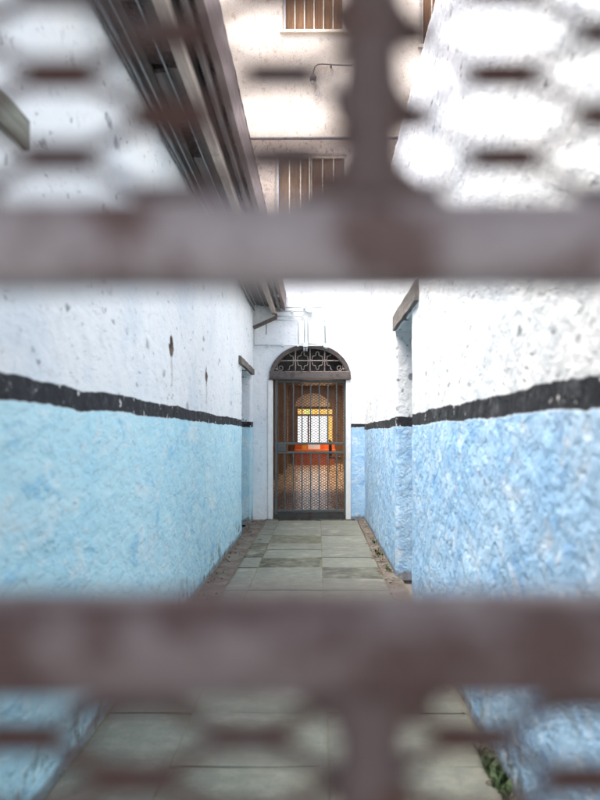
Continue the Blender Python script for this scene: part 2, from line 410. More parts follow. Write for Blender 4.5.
for i in range(n+1):
    y = .35 + (DE-.36)*i/n; c = .012*math.sin(i*math.pi/1.0*.5)
    row = [bm.verts.new((x, y, 3.445+(-.485-x)*.30+c*.6+t)) for t in (0, .004) for x in (-.485, -3.2)]
    if pv:
        bm.faces.new((pv[0], pv[1], row[1], row[0])); bm.faces.new((pv[2], pv[3], row[3], row[2]))
        bm.faces.new((pv[0], pv[2], row[2], row[0])); bm.faces.new((pv[1], pv[3], row[3], row[1]))
    pv = row
finish('roof', bm, M['roof'], left, smooth=True)
bm = bmesh.new(); quadbar(bm, (-.985, 2.94), (-.63, 3.10), .05, .06, DE-.10); quadbar(bm, (-.64, 3.09), (-.64, 3.155), .04, .055, DE-.10); finish('eave_bracket', bm, M['eave'], left)
for i, (x, z, r, mt) in enumerate([(-.975, 3.235, .009, 'cable'), (-.965, 3.205, .007, 'cable_dark'), (-.93, 3.262, .006, 'cable'), (-.80, 3.248, .006, 'cable')]):
    bm = bmesh.new(); pts = []
    for k in range(80):
        y = .45 + (DE-.60)*k/79
        sag = -.018*abs(math.sin(y*2.1+i)) if i < 2 else -.006*abs(math.sin(y*1.3+i))
        pts.append((x+.006*noise.noise(Vector((y*1.5, i, 0))), y, z+sag))
    tube(bm, pts, r, 8)
    lab = ['grey cable tucked into the corner of white wall and eave', 'black cable sagging just under the grey cable along the left wall top',
           'thin grey cable clipped under the eave board nearest the wall', 'thin grey cable crossing the gaps in the middle eave boards'][i]
    tag(finish('cable', bm, M[mt], None, True), lab, 'cable', 'cables under the left eave')

# ------------------------------------------------------------------ right wall
right = thing('alley_wall', 'tall rough alley wall, white over periwinkle blue, right side with a timber lintel', 'wall', (1.0, 6, 0))
RO = [(5.97, 7.2, 2.27)]
side_wall(XR, 1, .42, DE, -.03, 3.97, RO, 'wall', M['right'], right)
lintel(right, XR, 1, 5.55, 7.22, 2.275, 2.42, .03, M['timber'])
plank_door(right, XR+.29, 1, 5.95, 7.22, 2.29)
bm = bmesh.new(); box(bm, XR+.43, XR+.50, .42, DE, -.03, 3.96); finish('rear_face', bm, M['block'], right)

# ------------------------------------------------------------------ end building
end = thing('end_building', 'end house across the alley, white below and sunlit buff render with brown shutters above', 'building', (0, 12.2, 0))
GX0, GX1, CX = PX(273, DE), PX(347, DE), (PX(273, DE)+PX(347, DE))/2
ARX, SPR, TOP = (GX1-GX0)/2+.045, 2.17, 2.685
def arch(x):
    t = (x-CX)/ARX
    return SPR + (TOP-SPR)*math.sqrt(max(0, 1-abs(t)**2.15))
s = Skin(.55)
JX0, JX1 = CX-ARX, CX+ARX
ZT = 4.25
ux = lines(-1.45, JX0, .035); s.patch(ux, lines(-.03, ZT, .04), lambda u, v: (u, DE, v))
ux = lines(JX1, 1.2, .035); s.patch(ux, lines(-.03, ZT, .04), lambda u, v: (u, DE, v))
ux = [JX0 + (JX1-JX0)*(.5-.5*math.cos(math.pi*i/40)) for i in range(41)]
s.patch(ux, [i/40 for i in range(41)], lambda u, v: (u, DE, arch(u)+(ZT-arch(u))*v))
dd = lines(0, .45, .05)
s.patch(ux, dd, lambda u, v: (u, DE+v, arch(u)))
for jx in (JX0, JX1): s.patch(dd, lines(-.03, SPR, .04), lambda u, v, jx=jx: (jx, DE+u, v))
finish('lower_wall', s.bm, M['end'], end, smooth=True)
for (a, b) in ((JX0-.015, GX0-.002), (GX1+.002, JX1+.015)):
    bm = bmesh.new(); box(bm, a-.02, b, DE-.022, DE+.2, -.02, 2.15); finish('door_jamb', bm, M['white_trim'], end, bevel=.006)
# upper storeys with two shuttered windows
ZL = PZ(140, DE)
def wall_with_holes(name, z0, z1, x0, x1, holes, mat, y, amp=.6, step=.06):
    s = Skin(amp)
    ex = [e for h in holes for e in h[:2]]; ez = [e for h in holes for e in h[2:]]
    xs = lines(x0, x1, step, ex); zs = lines(z0, z1, step, ez)
    s.patch(xs, zs, lambda u, v: (u, y, v), lambda u, v: any(h[0] < u < h[1] and h[2] < v < h[3] for h in holes))
    dd = lines(0, .2, .05)
    for h in holes:
        xx = [u for u in xs if h[0]-1e-6 <= u <= h[1]+1e-6]; zz = [v for v in zs if h[2]-1e-6 <= v <= h[3]+1e-6]
        for e_ in h[:2]: s.patch(dd, zz, lambda u, v, e_=e_: (e_, y+u, v))
        for e_ in h[2:]: s.patch(xx, dd, lambda u, v, e_=e_: (u, y+v, e_))
    return finish(name, s.bm, mat, end, smooth=True)
W1 = (PX(276, DE), PX(347, DE), 4.36, PZ(155, DE)); W2 = (PX(283, DE), PX(345, DE), PZ(31, DE), 9.1); W3 = (PX(421, DE), PX(470, DE), PZ(46, DE), 9.1)
wall_with_holes('middle_wall', ZT, ZL, -2.6, 3.2, [W1], M['facade_low'], DE-.004)
wall_with_holes('upper_wall', ZL+.03, 10.6, -2.6, 3.2, [W2, W3], M['facade'], DE-.02)
def shutter(h, y, mt, nb, leafs):
    x0, x1, z0, z1 = h
    bm = bmesh.new(); t = .035
    for (a, b, c, d) in ((x0, x0+t, z0, z1), (x1-t, x1, z0, z1), (x0+t, x1-t, z1-t, z1), (x0+t, x1-t, z0, z0+t)): box(bm, a, b, y+.03, y+.12, c, d)
    if leafs == 2: m_ = (x0+x1)/2-.03; box(bm, m_-.012, m_+.012, y+.028, y+.11, z0+t, z1-t)
    w = finish('window', bm, M['frame_pale'], end)
    bm = bmesh.new(); n = nb; ww = (x1-x0-2*t)/n
    for i in range(n):
        a = x0+t+i*ww; box(bm, a+.006, a+ww-.006, y+.07+random.uniform(-.004, .004), y+.10, z0+t, z1-t)
    sh = finish('shutter', bm, M[mt], None, bevel=.003); sh.parent = w
    bm = bmesh.new()
    for i in range(n-1):
        a = x0+t+(i+1)*ww; box(bm, a-.009, a+.009, y+.058, y+.072, z0+t, z1-t)
    sl = finish('cover_strip', bm, M['frame_pale'], None); sl.parent = w
    bm = bmesh.new(); box(bm, x0-.05, x1+.05, y-.05, y+.1, z0-.05, z0-.004); finish('sill', bm, M['facade'] if mt == 'shutter' else M['facade_low'], None, bevel=.006).parent = w
shutter(W2, DE-.02, 'shutter', 6, 1); shutter(W3, DE-.02, 'shutter', 5, 1); shutter(W1, DE-.004, 'shutter_dark', 6, 2)
bm = bmesh.new(); tube(bm, [(x, DE-.075+.004*math.sin(x*3), ZL+.004*math.sin(x*2.1)) for x in [-2.5+.1*i for i in range(57)]], .024, 10)
finish('ledge_pipe', bm, M['lead'], end, True)
bm = bmesh.new(); box(bm, -2.8, 3.4, DE-.25, DE+.3, 10.6, 10.8); finish('cornice', bm, M['facade'], end, bevel=.02)
# hall behind the gate
HX0, HX1, HY0, HY1, HF, HC = -1.25, 1.05, DE+.46, 33.0, .07, 3.35
wx0, wx1, wz0, wz1 = PX(296.5, HY1), PX(333.5, HY1), .90, PZ(408, HY1)
bm = bmesh.new()
box(bm, HX0-.12, HX0, HY0, HY1, HF, HC); box(bm, HX1, HX1+.12, HY0, HY1, HF, HC)
box(bm, HX0-.12, HX1+.12, HY0, 17.0, HC, HC+.15); box(bm, HX0-.12, HX1+.12, 32.5, HY1, HC, HC+.15); box(bm, HX0-.12, -.60, 17.0, 32.5, HC, HC+.15); box(bm, .45, HX1+.12, 17.0, 32.5, HC, HC+.15)  # ceiling left open in the middle: added unseen skylight that brightens the hall
box(bm, HX0, JX0-.01, HY0, HY0+.12, HF, HC); box(bm, JX1+.01, HX1, HY0, HY0+.12, HF, HC); box(bm, JX0-.01, JX1+.01, HY0, HY0+.12, TOP+.02, HC)
finish('hall_wall', bm, M['hall_wall'], end)
bm = bmesh.new()
for (a, b, c, d) in ((HX0, wx0, HF, HC), (wx1, HX1, HF, HC), (wx0, wx1, wz1, HC), (wx0, wx1, HF, wz0)): box(bm, a, b, HY1, HY1+.2, c, d)
finish('hall_end_wall', bm, M['hall_wood'], end)
for y in (15.5, 18.5, 21.5, 24.5, 27.3):      # pilasters and beams down the hall
    for (a, b) in ((HX0, HX0+.16), (HX1-.16, HX1)):
        bm = bmesh.new(); box(bm, a, b, y, y+.22, HF, HC-.30); finish('hall_pilaster', bm, M['hall_wood'], end, bevel=.01)
    bm = bmesh.new(); box(bm, HX0, HX1, y, y+.22, HC-.299, HC-.002); finish('hall_beam', bm, M['hall_wood'], end, bevel=.01)
yw = thing('added_bright_wall', 'white wall added beyond the far hall window to brighten its panes', 'wall', (0, 41, 0))  # added white reflector outside the window, so the panes look bright
bm = bmesh.new(); box(bm, -6, 6, 41, 41.3, -.06, 5.2); finish('wall', bm, M['white_trim'], yw)
bm = bmesh.new(); box(bm, -6.05, 6.05, 40.94, 41.36, 5.2, 5.3); finish('coping', bm, M['facade'], yw, bevel=.01)
bm = bmesh.new()                      # tan fanlight panel over the far window
for i in range(24):
    a0, a1 = math.pi*i/24, math.pi*(i+1)/24; mx = (PX(295, HY1)+PX(330, HY1))/2; rx = .74; zb = wz1+.06; h = .56
    P = [(mx+rx*math.cos(a0), zb+h*math.sin(a0)), (mx+rx*math.cos(a1), zb+h*math.sin(a1)), (mx, zb)]
    f = [bm.verts.new((p[0], HY1-.06, p[1])) for p in P]; k = [bm.verts.new((p[0], HY1-.004, p[1])) for p in P]
    bm.faces.new(f); bm.faces.new(k[::-1]); bm.faces.new((f[0], k[0], k[1], f[1]))
finish('fanlight_panel', bm, M['hall_tan'], end)
bm = bmesh.new(); t = .05
amb = wz1-.26
for (a, b, c, d) in ((wx0, wx0+t, wz0, wz1), (wx1-t, wx1, wz0, wz1), (wx0+t, wx1-t, wz1-t, wz1), (wx0+t, wx1-t, wz0, wz0+t), (wx0+t, wx1-t, amb-.08, amb),
                     (wx0+.46, wx0+.54, wz0+t, amb-.08), (wx1-.28, wx1-.22, wz0+t, amb-.08)): box(bm, a, b, HY1+.02, HY1+.12, c, d)
hw = finish('hall_window', bm, M['hall_wood'], end)
def pane(x0, x1, z0, z1, mt):
    bm = bmesh.new(); box(bm, x0+.002, x1-.002, HY1+.066, HY1+.072, z0+.002, z1-.002); o = finish('pane', bm, M[mt]); o.parent = hw; o.location = (0, 0, 0)
pane(wx0+t, wx0+.46, wz0+t, amb-.08, 'glass'); pane(wx0+.54, wx1-.28, wz0+t, amb-.08, 'glass'); pane(wx1-.22, wx1-t, wz0+t, amb-.08, 'amber')
for i in range(5):
    a = wx0+t+i*(wx1-wx0-2*t)/5; pane(a, a+(wx1-wx0-2*t)/5, amb, wz1-t, 'green_glass' if i == 1 else 'amber')
bm = bmesh.new(); box(bm, HX0-.1, HX1+.1, DE+.10, HY1+.2, -.05, HF); struct(finish('hall_floor', bm, M['hall_floor']))
# hall furniture
c = thing('counter', 'orange red counter under the bright window at the far end of the hall', 'counter', (0, 31.6, HF))
bm = bmesh.new(); box(bm, wx0-.02, wx1+.02, 31.45, 31.95, HF+.0, .62); finish('cabinet', bm, M['red'], c, bevel=.01)
bm = bmesh.new(); box(bm, wx0-.05, wx1+.05, 31.40, 32.0, .621, .70); finish('counter_top', bm, M['orange'], c, bevel=.01)
bm = bmesh.new(); box(bm, wx0-.03, wx1+.03, 31.85, 31.99, .701, .93); finish('upstand', bm, M['orange'], c, bevel=.01)
def card(x0, x1, z0, z1, y, mt, name, lab, cat):
    bm = bmesh.new(); box(bm, x0, x1, y, y+.10, z0, z1); tag(finish(name, bm, M[mt], None, bevel=.008), lab, cat)
card(PX(308, 31.6), PX(320, 31.6), .702, .90, 31.55, 'paper', 'white_box', 'white box standing on the orange counter in the far hall', 'box')
card(PX(302, 31.6), PX(306.5, 31.6), .702, .85, 31.55, 'yellow', 'yellow_tin', 'yellow tin on the orange counter beside the white box', 'tin')
ch = thing('chair', 'dark high backed chair at the right side of the hall', 'chair', (.55, 26, HF))
bm = bmesh.new(); box(bm, .36, .78, 25.8, 26.22, .50, .56); finish('seat', bm, M['black'], ch, bevel=.015)
bm = bmesh.new(); box(bm, .36, .42, 25.8, 26.22, .561, 1.14); box(bm, .421, .46, 25.84, 26.18, .60, 1.10); finish('backrest', bm, M['black'], ch, bevel=.015)
for x in (.38, .74):
    for y in (25.82, 26.18):
        bm = bmesh.new(); tube(bm, [(x, y, HF), (x, y, .499)], [.014, .02]); finish('leg', bm, M['hall_wood'], ch)

# ------------------------------------------------------------------ end gate and arched transom
def expanded(bm, x0, x1, z0, z1, px, pz, nx, nz, nd, nh, sw, t, y):
    """expanded metal: knots on a staggered grid through (nx, nz), strands between them"""
    for j in range(int((z0-nz)/(pz/2))-1, int((z1-nz)/(pz/2))+2):
        z = nz + j*pz/2
        if not z0 < z < z1: continue
        for i in range(int((x0-nx)/(px/2))-1, int((x1-nx)/(px/2))+2):
            if (i+j) % 2: continue
            x = nx + i*px/2
            if not x0 < x < x1: continue
            quadbar(bm, (x-nd/2, z), (x+nd/2, z), nh, t, y)
            for sx in (-1, 1):
                for sz in (-1, 1):
                    X2, Z2 = x+sx*px/4, z+sz*pz/4
                    if x0 < X2 < x1 and z0 < Z2 < z1:
                        quadbar(bm, (x+sx*nd*.42, z+sz*nh*.15), (X2, Z2), sw, t*.9, y)
fg = thing('barred_gate', 'tall grey barred gate with rusty mesh closing the arched doorway at the alley end', 'gate', (CX, DE+.06, .05))
gy = DE+.06; gz0, gz1 = .075, 2.155
zr1, zr2 = PZ(443.5, DE), PZ(452.5, DE)
bars = [PX(276.0+8.65*i, DE) for i in range(9)]
bm = bmesh.new()
for x in (bars[0], bars[-1]): box(bm, x-.022, x+.022, gy-.02, gy+.02, gz0, gz1)
box(bm, bars[0]+.022, bars[-1]-.022, gy-.02, gy+.02, gz1-.04, gz1); box(bm, bars[0]+.022, bars[-1]-.022, gy-.02, gy+.02, gz0+.04, gz0+.075)
finish('frame', bm, M['gate_far'], fg, bevel=.004)
for x in bars[1:-1]:
    for (a, b) in ((gz0+.076, zr2-.018), (zr1+.018, gz1-.041)):
        bm = bmesh.new(); box(bm, x-.011, x+.011, gy-.022, gy-.002, a, b); finish('bar', bm, M['gate_far'], fg, bevel=.003)
for z in (zr1, zr2):
    bm = bmesh.new(); box(bm, bars[0]+.023, bars[-1]-.023, gy-.024, gy+.01, z-.017, z+.017); finish('lock_rail', bm, M['gate_far'], fg, bevel=.003)
bm = bmesh.new(); box(bm, bars[0]+.023, PX(286, DE), gy-.03, gy+.03, zr2+.018, zr1-.018); lb = finish('lock_box', bm, M['gate_far'], fg, bevel=.004)
bm = bmesh.new(); tube(bm, [(PX(281, DE), gy-.031, (zr1+zr2)/2), (PX(281, DE), gy-.036, (zr1+zr2)/2)], .012); k = finish('keyhole', bm, M['gate_dark']); k.parent = lb; k.location = (0,0,0)
bm = bmesh.new(); box(bm, GX0+.01, GX1-.01, gy-.012, gy+.025, gz0-.075, gz0+.035); finish('rail_and_gap_shade', bm, M['gate_dark'], fg)  # dark bottom rail, carried to the floor as the shaded gap below it
for (a, b) in ((gz0+.07, zr2-.01), (zr1+.01, gz1-.03)):
    bm = bmesh.new(); expanded(bm, bars[0], bars[-1], a, b, .066, .0415, 0, 1.0, .018, .010, .0075, .004, gy+.008); finish('mesh_panel', bm, M['mesh_far'], fg)
for z in (.4, 1.85):
    bm = bmesh.new(); tube(bm, [(GX1-.005, gy-.02, z), (GX1-.005, gy-.02, z+.1)], .014); finish('hinge', bm, M['gate_dark'], fg)
# transom
tr = thing('arched_transom', 'half round transom grille with pale iron scrolls above the barred gate', 'transom', (CX, DE, 2.16))
bm = bmesh.new(); n = 40; fw = .062
def apt(t, off):
    a = math.pi*t; cx_, sz_ = math.cos(a), math.sin(a)
    return (CX + (ARX+.012-off)*math.copysign(abs(cx_)**.96, cx_), SPR + (TOP+.010-SPR-off)*sz_**.93)
pv = None
for i in range(n+1):
    p, q = apt(i/n, 0), apt(i/n, fw)
    ring = [bm.verts.new(v) for v in ((p[0], DE-.03, p[1]), (q[0], DE-.012, q[1]), (q[0], DE+.1, q[1]), (p[0], DE+.1, p[1]))]
    if pv:
        for k in range(4): bm.faces.new((pv[k], pv[(k+1)%4], ring[(k+1)%4], ring[k]))
    else: bm.faces.new(ring)
    pv = ring
bm.faces.new(pv[::-1]); finish('arch_frame', bm, M['transom'], tr)
bm = bmesh.new(); box(bm, JX0-.008, JX1+.008, DE-.045, DE+.1, SPR-.005, SPR+.115); finish('transom_bar', bm, M['transom'], tr, bevel=.008)
bm = bmesh.new(); box(bm, JX0-.012, JX1+.012, DE-.055, DE-.046, SPR-.012, SPR+.012); finish('drip_strip', bm, M['gate_dark'], tr)
sy = DE+.03; zb = SPR+.115
def ell(u):          # clear height inside the arch frame
    return SPR + (TOP-SPR-fw+.01)*math.sqrt(max(0, 1-((u-CX)/(ARX-fw+.01))**2))
zm = zb+.165
bm = bmesh.new(); tube(bm, [(CX-.45, sy, zm), (CX+.45, sy, zm)], .010, 6); finish('cross_bar', bm, M['scroll'], tr)
for u in (-.225, 0, .225):
    bm = bmesh.new(); tube(bm, [(CX+u, sy, zb-.004), (CX+u, sy, ell(CX+u)+.01)], .010, 6); finish('upright', bm, M['scroll'], tr)
for u in (-.225, 0, .225):          # bent diagonal strips fanning from each crossing
    for sx in (-1, 1):
        for sz in (-1, 1):
            L = []
            for k in range(13):
                t = k/12; w = .009*math.sin(t*math.pi*4)
                px_, pz_ = CX+u+sx*(.008+.11*t+w), zm+sz*(.008+.13*t-w)
                if zb-.002 < pz_ < ell(px_)+.005: L.append((px_, sy, pz_))
            if len(L) > 3:
                bm = bmesh.new(); tube(bm, L, .0075, 6); finish('bent_strip', bm, M['scroll'], tr)
for sx in (-1, 1):                  # scrolled ends
    L = [(CX+sx*.45, sy, zm)]
    for k in range(5): L.append((CX+sx*(.455+.012*k), sy, zm-.012*k))
    cx_, cz_ = CX+sx*.455, zb+.055
    for k in range(26):
        a = R(20-k*19); r_ = .052*(1-k/34)
        L.append((cx_+sx*r_*math.cos(a), sy, cz_+r_*math.sin(a)))
    bm = bmesh.new(); tube(bm, L, .008, 6); finish('scroll', bm, M['scroll'], tr)
    bm = bmesh.new(); bmesh.ops.create_icosphere(bm, subdivisions=2, radius=.024, matrix=Matrix.Translation((CX+sx*.525, sy, zb+.035)))
    finish('boss', bm, M['scroll'], tr, True)
bm = bmesh.new(); box(bm, JX0, JX1, DE+.40, DE+.42, SPR+.02, TOP+.05); finish('shade_backing', bm, M['gate_dark'], tr)  # dark sheet standing in for the unlit interior behind the grille

# ------------------------------------------------------------------ conduits on the end wall
def pipe(pts_px, r, name, lab, cat, group, off=.03, mt='pipe_white', clips=()):
    P = [(PX(x, DE), DE-off, PZ(y, DE)) for x, y in pts_px]
    L = [Vector(P[0])]
    for i in range(1, len(P)-1):           # round the elbows
        a, b, c_ = Vector(P[i-1]), Vector(P[i]), Vector(P[i+1]); k = .055
        p0 = b + (a-b).normalized()*min(k, (a-b).length*.45); p1 = b + (c_-b).normalized()*min(k, (c_-b).length*.45)
        for t in range(7):
            t /= 6; L.append(p0*(1-t)**2 + b*2*t*(1-t) + p1*t*t)
    L.append(Vector(P[-1])); r *= .78
    o = thing(name, lab, cat, tuple(L[0]), group)
    bm = bmesh.new(); tube(bm, L, r, 10); finish('pipe', bm, M[mt], o, True)
    for (x, y) in clips:
        bm = bmesh.new(); X, Z = PX(x, DE), PZ(y, DE); box(bm, X-.016, X+.016, DE-off-r-.004, DE+.004, Z-r-.006, Z+r+.006); finish('clip', bm, M['pipe_white'], o, bevel=.003)
g_ = 'white conduits above the arched gate'
pipe([(281,308),(324.5,307.5),(325.5,345)], .017, 'conduit', 'thick white conduit that bends over and drops right of the arch', 'conduit', g_, .055, clips=((304,307.8),(325.2,325)))
pipe([(255,345.5),(322,346)], .014, 'conduit', 'long level white conduit crossing just over the arch top', 'conduit', g_, .05, clips=((269,345.7),(283,345.8),(298,345.9)))
pipe([(276,316.5),(304.5,316.5),(304.5,344)], .011, 'conduit', 'white conduit bending down from the lower of the two middle runs', 'conduit', g_, .03, clips=((290,316.5),))
pipe([(278,311.5),(308,311.5),(308,344)], .012, 'conduit', 'white conduit bending down nearest the small junction box', 'conduit', g_, .035, clips=((292,311.5),))
pipe([(275,320.5),(298.5,320.5),(298.5,344)], .009, 'conduit', 'thin white conduit, lowest level run, dropping left of the others', 'conduit', g_, .03)
pipe([(254.5,329),(254.5,345.5)], .010, 'conduit', 'short upright white conduit in the corner beside the left wall', 'conduit', g_, .04)
jb = thing('junction_box', 'small round white junction box on the conduits above the gate', 'junction box', (PX(309, DE), DE-.06, PZ(311, DE)))
bm = bmesh.new(); tube(bm, [(PX(309.5, DE), DE-.004, PZ(310.5, DE)), (PX(309.5, DE), DE-.085, PZ(310.5, DE))], .042, 18); finish('body', bm, M['pipe_white'], jb, bevel=.004)
bm = bmesh.new(); tube(bm, [(PX(309.5, DE), DE-.086, PZ(310.5, DE)), (PX(309.5, DE), DE-.098, PZ(310.5, DE))], .047, 18); finish('lid', bm, M['pipe_white'], jb, bevel=.003)
fx = thing('conduit_box', 'round white end box where the dropping conduit meets the arch', 'junction box', (PX(326, DE), DE-.05, PZ(347, DE)))
bm = bmesh.new(); bmesh.ops.create_uvsphere(bm, u_segments=18, v_segments=10, radius=.036, matrix=Matrix.Translation((PX(325.6, DE), DE-.06, PZ(347, DE)))); finish('body', bm, M['pipe_white'], fx, True)
bm = bmesh.new(); tube(bm, [(PX(325.6, DE), DE-.09, PZ(347, DE)), (PX(325.6, DE), DE-.104, PZ(347, DE))], .016, 12); finish('cap', bm, M['pipe_white'], fx)
lp = thing('lamp_holder', 'small grey twin lamp holder hanging at the crown of the arch', 'lamp', (PX(305, DE), DE-.06, PZ(347, DE)))
bm = bmesh.new(); box(bm, PX(303, DE), PX(308, DE), DE-.09, DE-.028, PZ(347.5, DE), PZ(343.5, DE)); finish('box', bm, M['pipe_white'], lp, bevel=.006)
for x in (304.2, 306.6):
    bm = bmesh.new(); X = PX(x, DE); tube(bm, [(X, DE-.06, PZ(347.6, DE)), (X, DE-.06, PZ(349, DE)), (X, DE-.06, PZ(351.5, DE))], [.012, .016, .014], 12); finish('socket', bm, M['cable'], lp, True)
hk = bmesh.new(); tube(hk, [(PX(267.5, DE), DE-.28, PZ(323, DE)), (PX(267.5, DE), DE-.28, PZ(332, DE)), (PX(267.3, DE), DE-.28, PZ(337, DE))], .006, 8)
tag(finish('hanging_wire', hk, M['cable_dark'], None, True), 'short dark wire hanging from the eave end in front of end wall', 'wire')

# lamp on the sunlit facade
wl = thing('bulb_lamp', 'bare bulb in grey socket hanging from bent pipe on sunlit facade', 'lamp', (PX(320, DE), DE-.06, PZ(68, DE)))
bm = bmesh.new(); pts = [(PX(x, DE), DE-.10, PZ(y, DE)) for x, y in ((352,68.5),(336,68),(322,67),(317.5,67.6),(314.8,70),(313.6,74),(313.3,78))]
tube(bm, pts, .010, 8); finish('pipe_arm', bm, M['lead'], wl, True)
bm = bmesh.new(); X = PX(313.2, DE); zt = PZ(77.5, DE); tube(bm, [(X, DE-.10, zt), (X, DE-.10, zt-.03), (X, DE-.10, zt-.031), (X, DE-.10, zt-.095)], [.03, .04, .052, .048], 14); finish('socket', bm, M['lead'], wl, True)
bm = bmesh.new(); bmesh.ops.create_uvsphere(bm, u_segments=16, v_segments=10, radius=.040, matrix=Matrix.Translation((X, DE-.10, zt-.12))); finish('bulb', bm, M['bulb'], wl, True)
bm = bmesh.new(); tube(bm, [(PX(331, DE), DE-.015, PZ(68, DE)), (PX(331, DE), DE-.115, PZ(68, DE))], .014, 8); finish('wall_clip', bm, M['lead'], wl)

# ------------------------------------------------------------------ floor of the alley
bm = bmesh.new(); lay = bm.loops.layers.color.new('tone')
rows = [.3, .7, 1.3, 1.9, 2.5, 3.1, 3.7, 4.3, 4.9, 5.5, 6.1, 6.62, 7.15, 7.74, 8.37, 8.95, 9.45, 10.2, 10.8, 11.4, 12.02]
colsX = [-.99, -.595, .042, .60]
tones = {(13, 1): (.21,.215,.16), (14, 0): (.24,.24,.19), (15, 0): (.23,.23,.18), (16, 1): (.31,.315,.26), (12, 2): (.27,.275,.245)}
for i in range(len(rows)-1):
    for j in range(3):
        a, b = colsX[j], colsX[j+1]
        if j == 0 and rows[i] > 5: a = -.80
        if j == 2 and rows[i] < 4.5: b = .705
        y0, y1 = rows[i], rows[i+1]
        if j == 2 and i % 3 == 1: y0, y1 = y0, y1
        k = random.uniform(.93, 1.06); t = tones.get((i, j), (.40*k, .415*k, .385*k))
        gpx, gpy = .0035, .0035; z = random.uniform(-.004, .004); tl = [random.uniform(-.003, .003) for _ in range(4)]
        bv = .008
        P = [(a+gpx, y0+gpy), (b-gpx, y0+gpy), (b-gpx, y1-gpy), (a+gpx, y1-gpy)]
        N = 8
        def zf(x, y): return z + tl[0]*(x-a)/(b-a) + tl[1]*(y-y0)/(y1-y0) + .0025*noise.noise(Vector((x*4, y*4, 3)))
        grid = {}
        for p in range(N+1):
            for q in range(N+1):
                x = P[0][0] + (P[1][0]-P[0][0])*p/N; y = P[0][1] + (P[2][1]-P[0][1])*q/N
                edge = p in (0, N) or q in (0, N)
                jx = .004*noise.noise(Vector((x*9, y*9, i)))
                grid[p, q] = bm.verts.new((x+(jx if edge else 0), y+(jx if edge else 0), zf(x, y) - (.005 if edge else 0)))
        fs = []
        for p in range(N):
            for q in range(N): fs.append(bm.faces.new((grid[p,q], grid[p+1,q], grid[p+1,q+1], grid[p,q+1])))
        ring = [(p, 0) for p in range(N)] + [(N, q) for q in range(N)] + [(p, N) for p in range(N, 0, -1)] + [(0, q) for q in range(N, 0, -1)]
        low = [bm.verts.new((grid[r_].co.x, grid[r_].co.y, -.03)) for r_ in ring]
        for r_ in range(len(ring)):
            r2 = (r_+1) % len(ring); fs.append(bm.faces.new((grid[ring[r_]], low[r_], low[r2], grid[ring[r2]])))
        for f in fs:
            for l in f.loops: l[lay] = (*t, 1)
struct(finish('paving', bm, M['paving'], None))
bm = bmesh.new()
def strip(x0, x1, y0, y1, z):
    us, vs = lines(x0, x1, .04), lines(y0, y1, .06); V = {}
    for i, u in enumerate(us):
        for j, v in enumerate(vs):
            ed = .012*noise.noise(Vector((u*3, v*7, 2))) if i in (0, len(us)-1) else 0
            V[i, j] = bm.verts.new((u+ed, v, z + .010*noise.noise(Vector((u*9, v*6, 5))) + .006*noise.noise(Vector((u*25, v*25, 5)))))
    for i in range(len(us)-1):
        for j in range(len(vs)-1): bm.faces.new((V[i,j], V[i+1,j], V[i+1,j+1], V[i,j+1]))
strip(-1.02, -.795, 4.9, 12.0, .004); strip(.605, .74, 4.9, 12.0, .004)
struct(finish('kerb_strip', bm, M['strip'], None, True))
bm = bmesh.new(); box(bm, -1.05, .77, .28, 12.02, -.06, -.009); struct(finish('joint_soil', bm, M['soil']))
bm = bmesh.new(); box(bm, GX0-.12, GX1+.12, DE-.06, DE+.019, -.03, .012); struct(finish('threshold', bm, M['paving'], None, bevel=.006))
bm = bmesh.new(); box(bm, -400, 400, -400, 500, -.5, -.065); struct(finish('ground', bm, M['ground']))
# yard slab behind the near gate
bm = bmesh.new(); box(bm, -7, 7, -7, .275, -.05, -.004); struct(finish('yard_paving', bm, M['ground']))

# weeds and fallen leaves along the right wall foot
def weed(x, y, n, h, lab, spread=.05):
    bm = bmesh.new(); root = bm.verts.new((x, y, -.02))
    for _ in range(n):
        bx, by = x+random.uniform(-spread*.5, spread*.3), y+random.gauss(0, spread*1.4); a = random.uniform(0, 6.28); L = h*random.uniform(.5, 1.1); w = L*random.uniform(.10, .22)
        d = Vector((math.cos(a), math.sin(a), 0)); sd = Vector((-d.y, d.x, 0))*w; lean = random.uniform(.3, .9)
        pts = [Vector((bx, by, .0)) + d*L*lean*t*t + Vector((0, 0, L*t*(1-.35*t*lean))) for t in (0, .4, .75, 1)]
        L0 = [bm.verts.new(pts[0]+sd*.3), bm.verts.new(pts[0]-sd*.3)]; bm.faces.new((root, L0[0], L0[1]))
        for p, ww in ((pts[1], 1), (pts[2], .75)):
            L1 = [bm.verts.new(p+sd*ww), bm.verts.new(p-sd*ww)]; bm.faces.new((L0[0], L0[1], L1[1], L1[0])); L0 = L1
        bm.faces.new((L0[0], L0[1], bm.verts.new(pts[3])))
    tag(finish('weed', bm, M['leaf'], None), lab, 'weed', 'weeds along the right wall foot')
weed(.69, 3.02, 260, .045, 'bright green weed tuft at the right wall foot, nearest the viewer', .07)
weed(.68, 7.55, 26, .05, 'weed tuft growing against the doorway edge in the right wall', .05)
weed(.69, 8.5, 40, .05, 'weed clump beside the dry leaves at the right wall foot', .10)
weed(.695, 9.5, 24, .045, 'farthest small weed clump at the right wall foot', .08)
bm = bmesh.new()                        # crumbs of plaster, grit and soil gathered along the wall feet
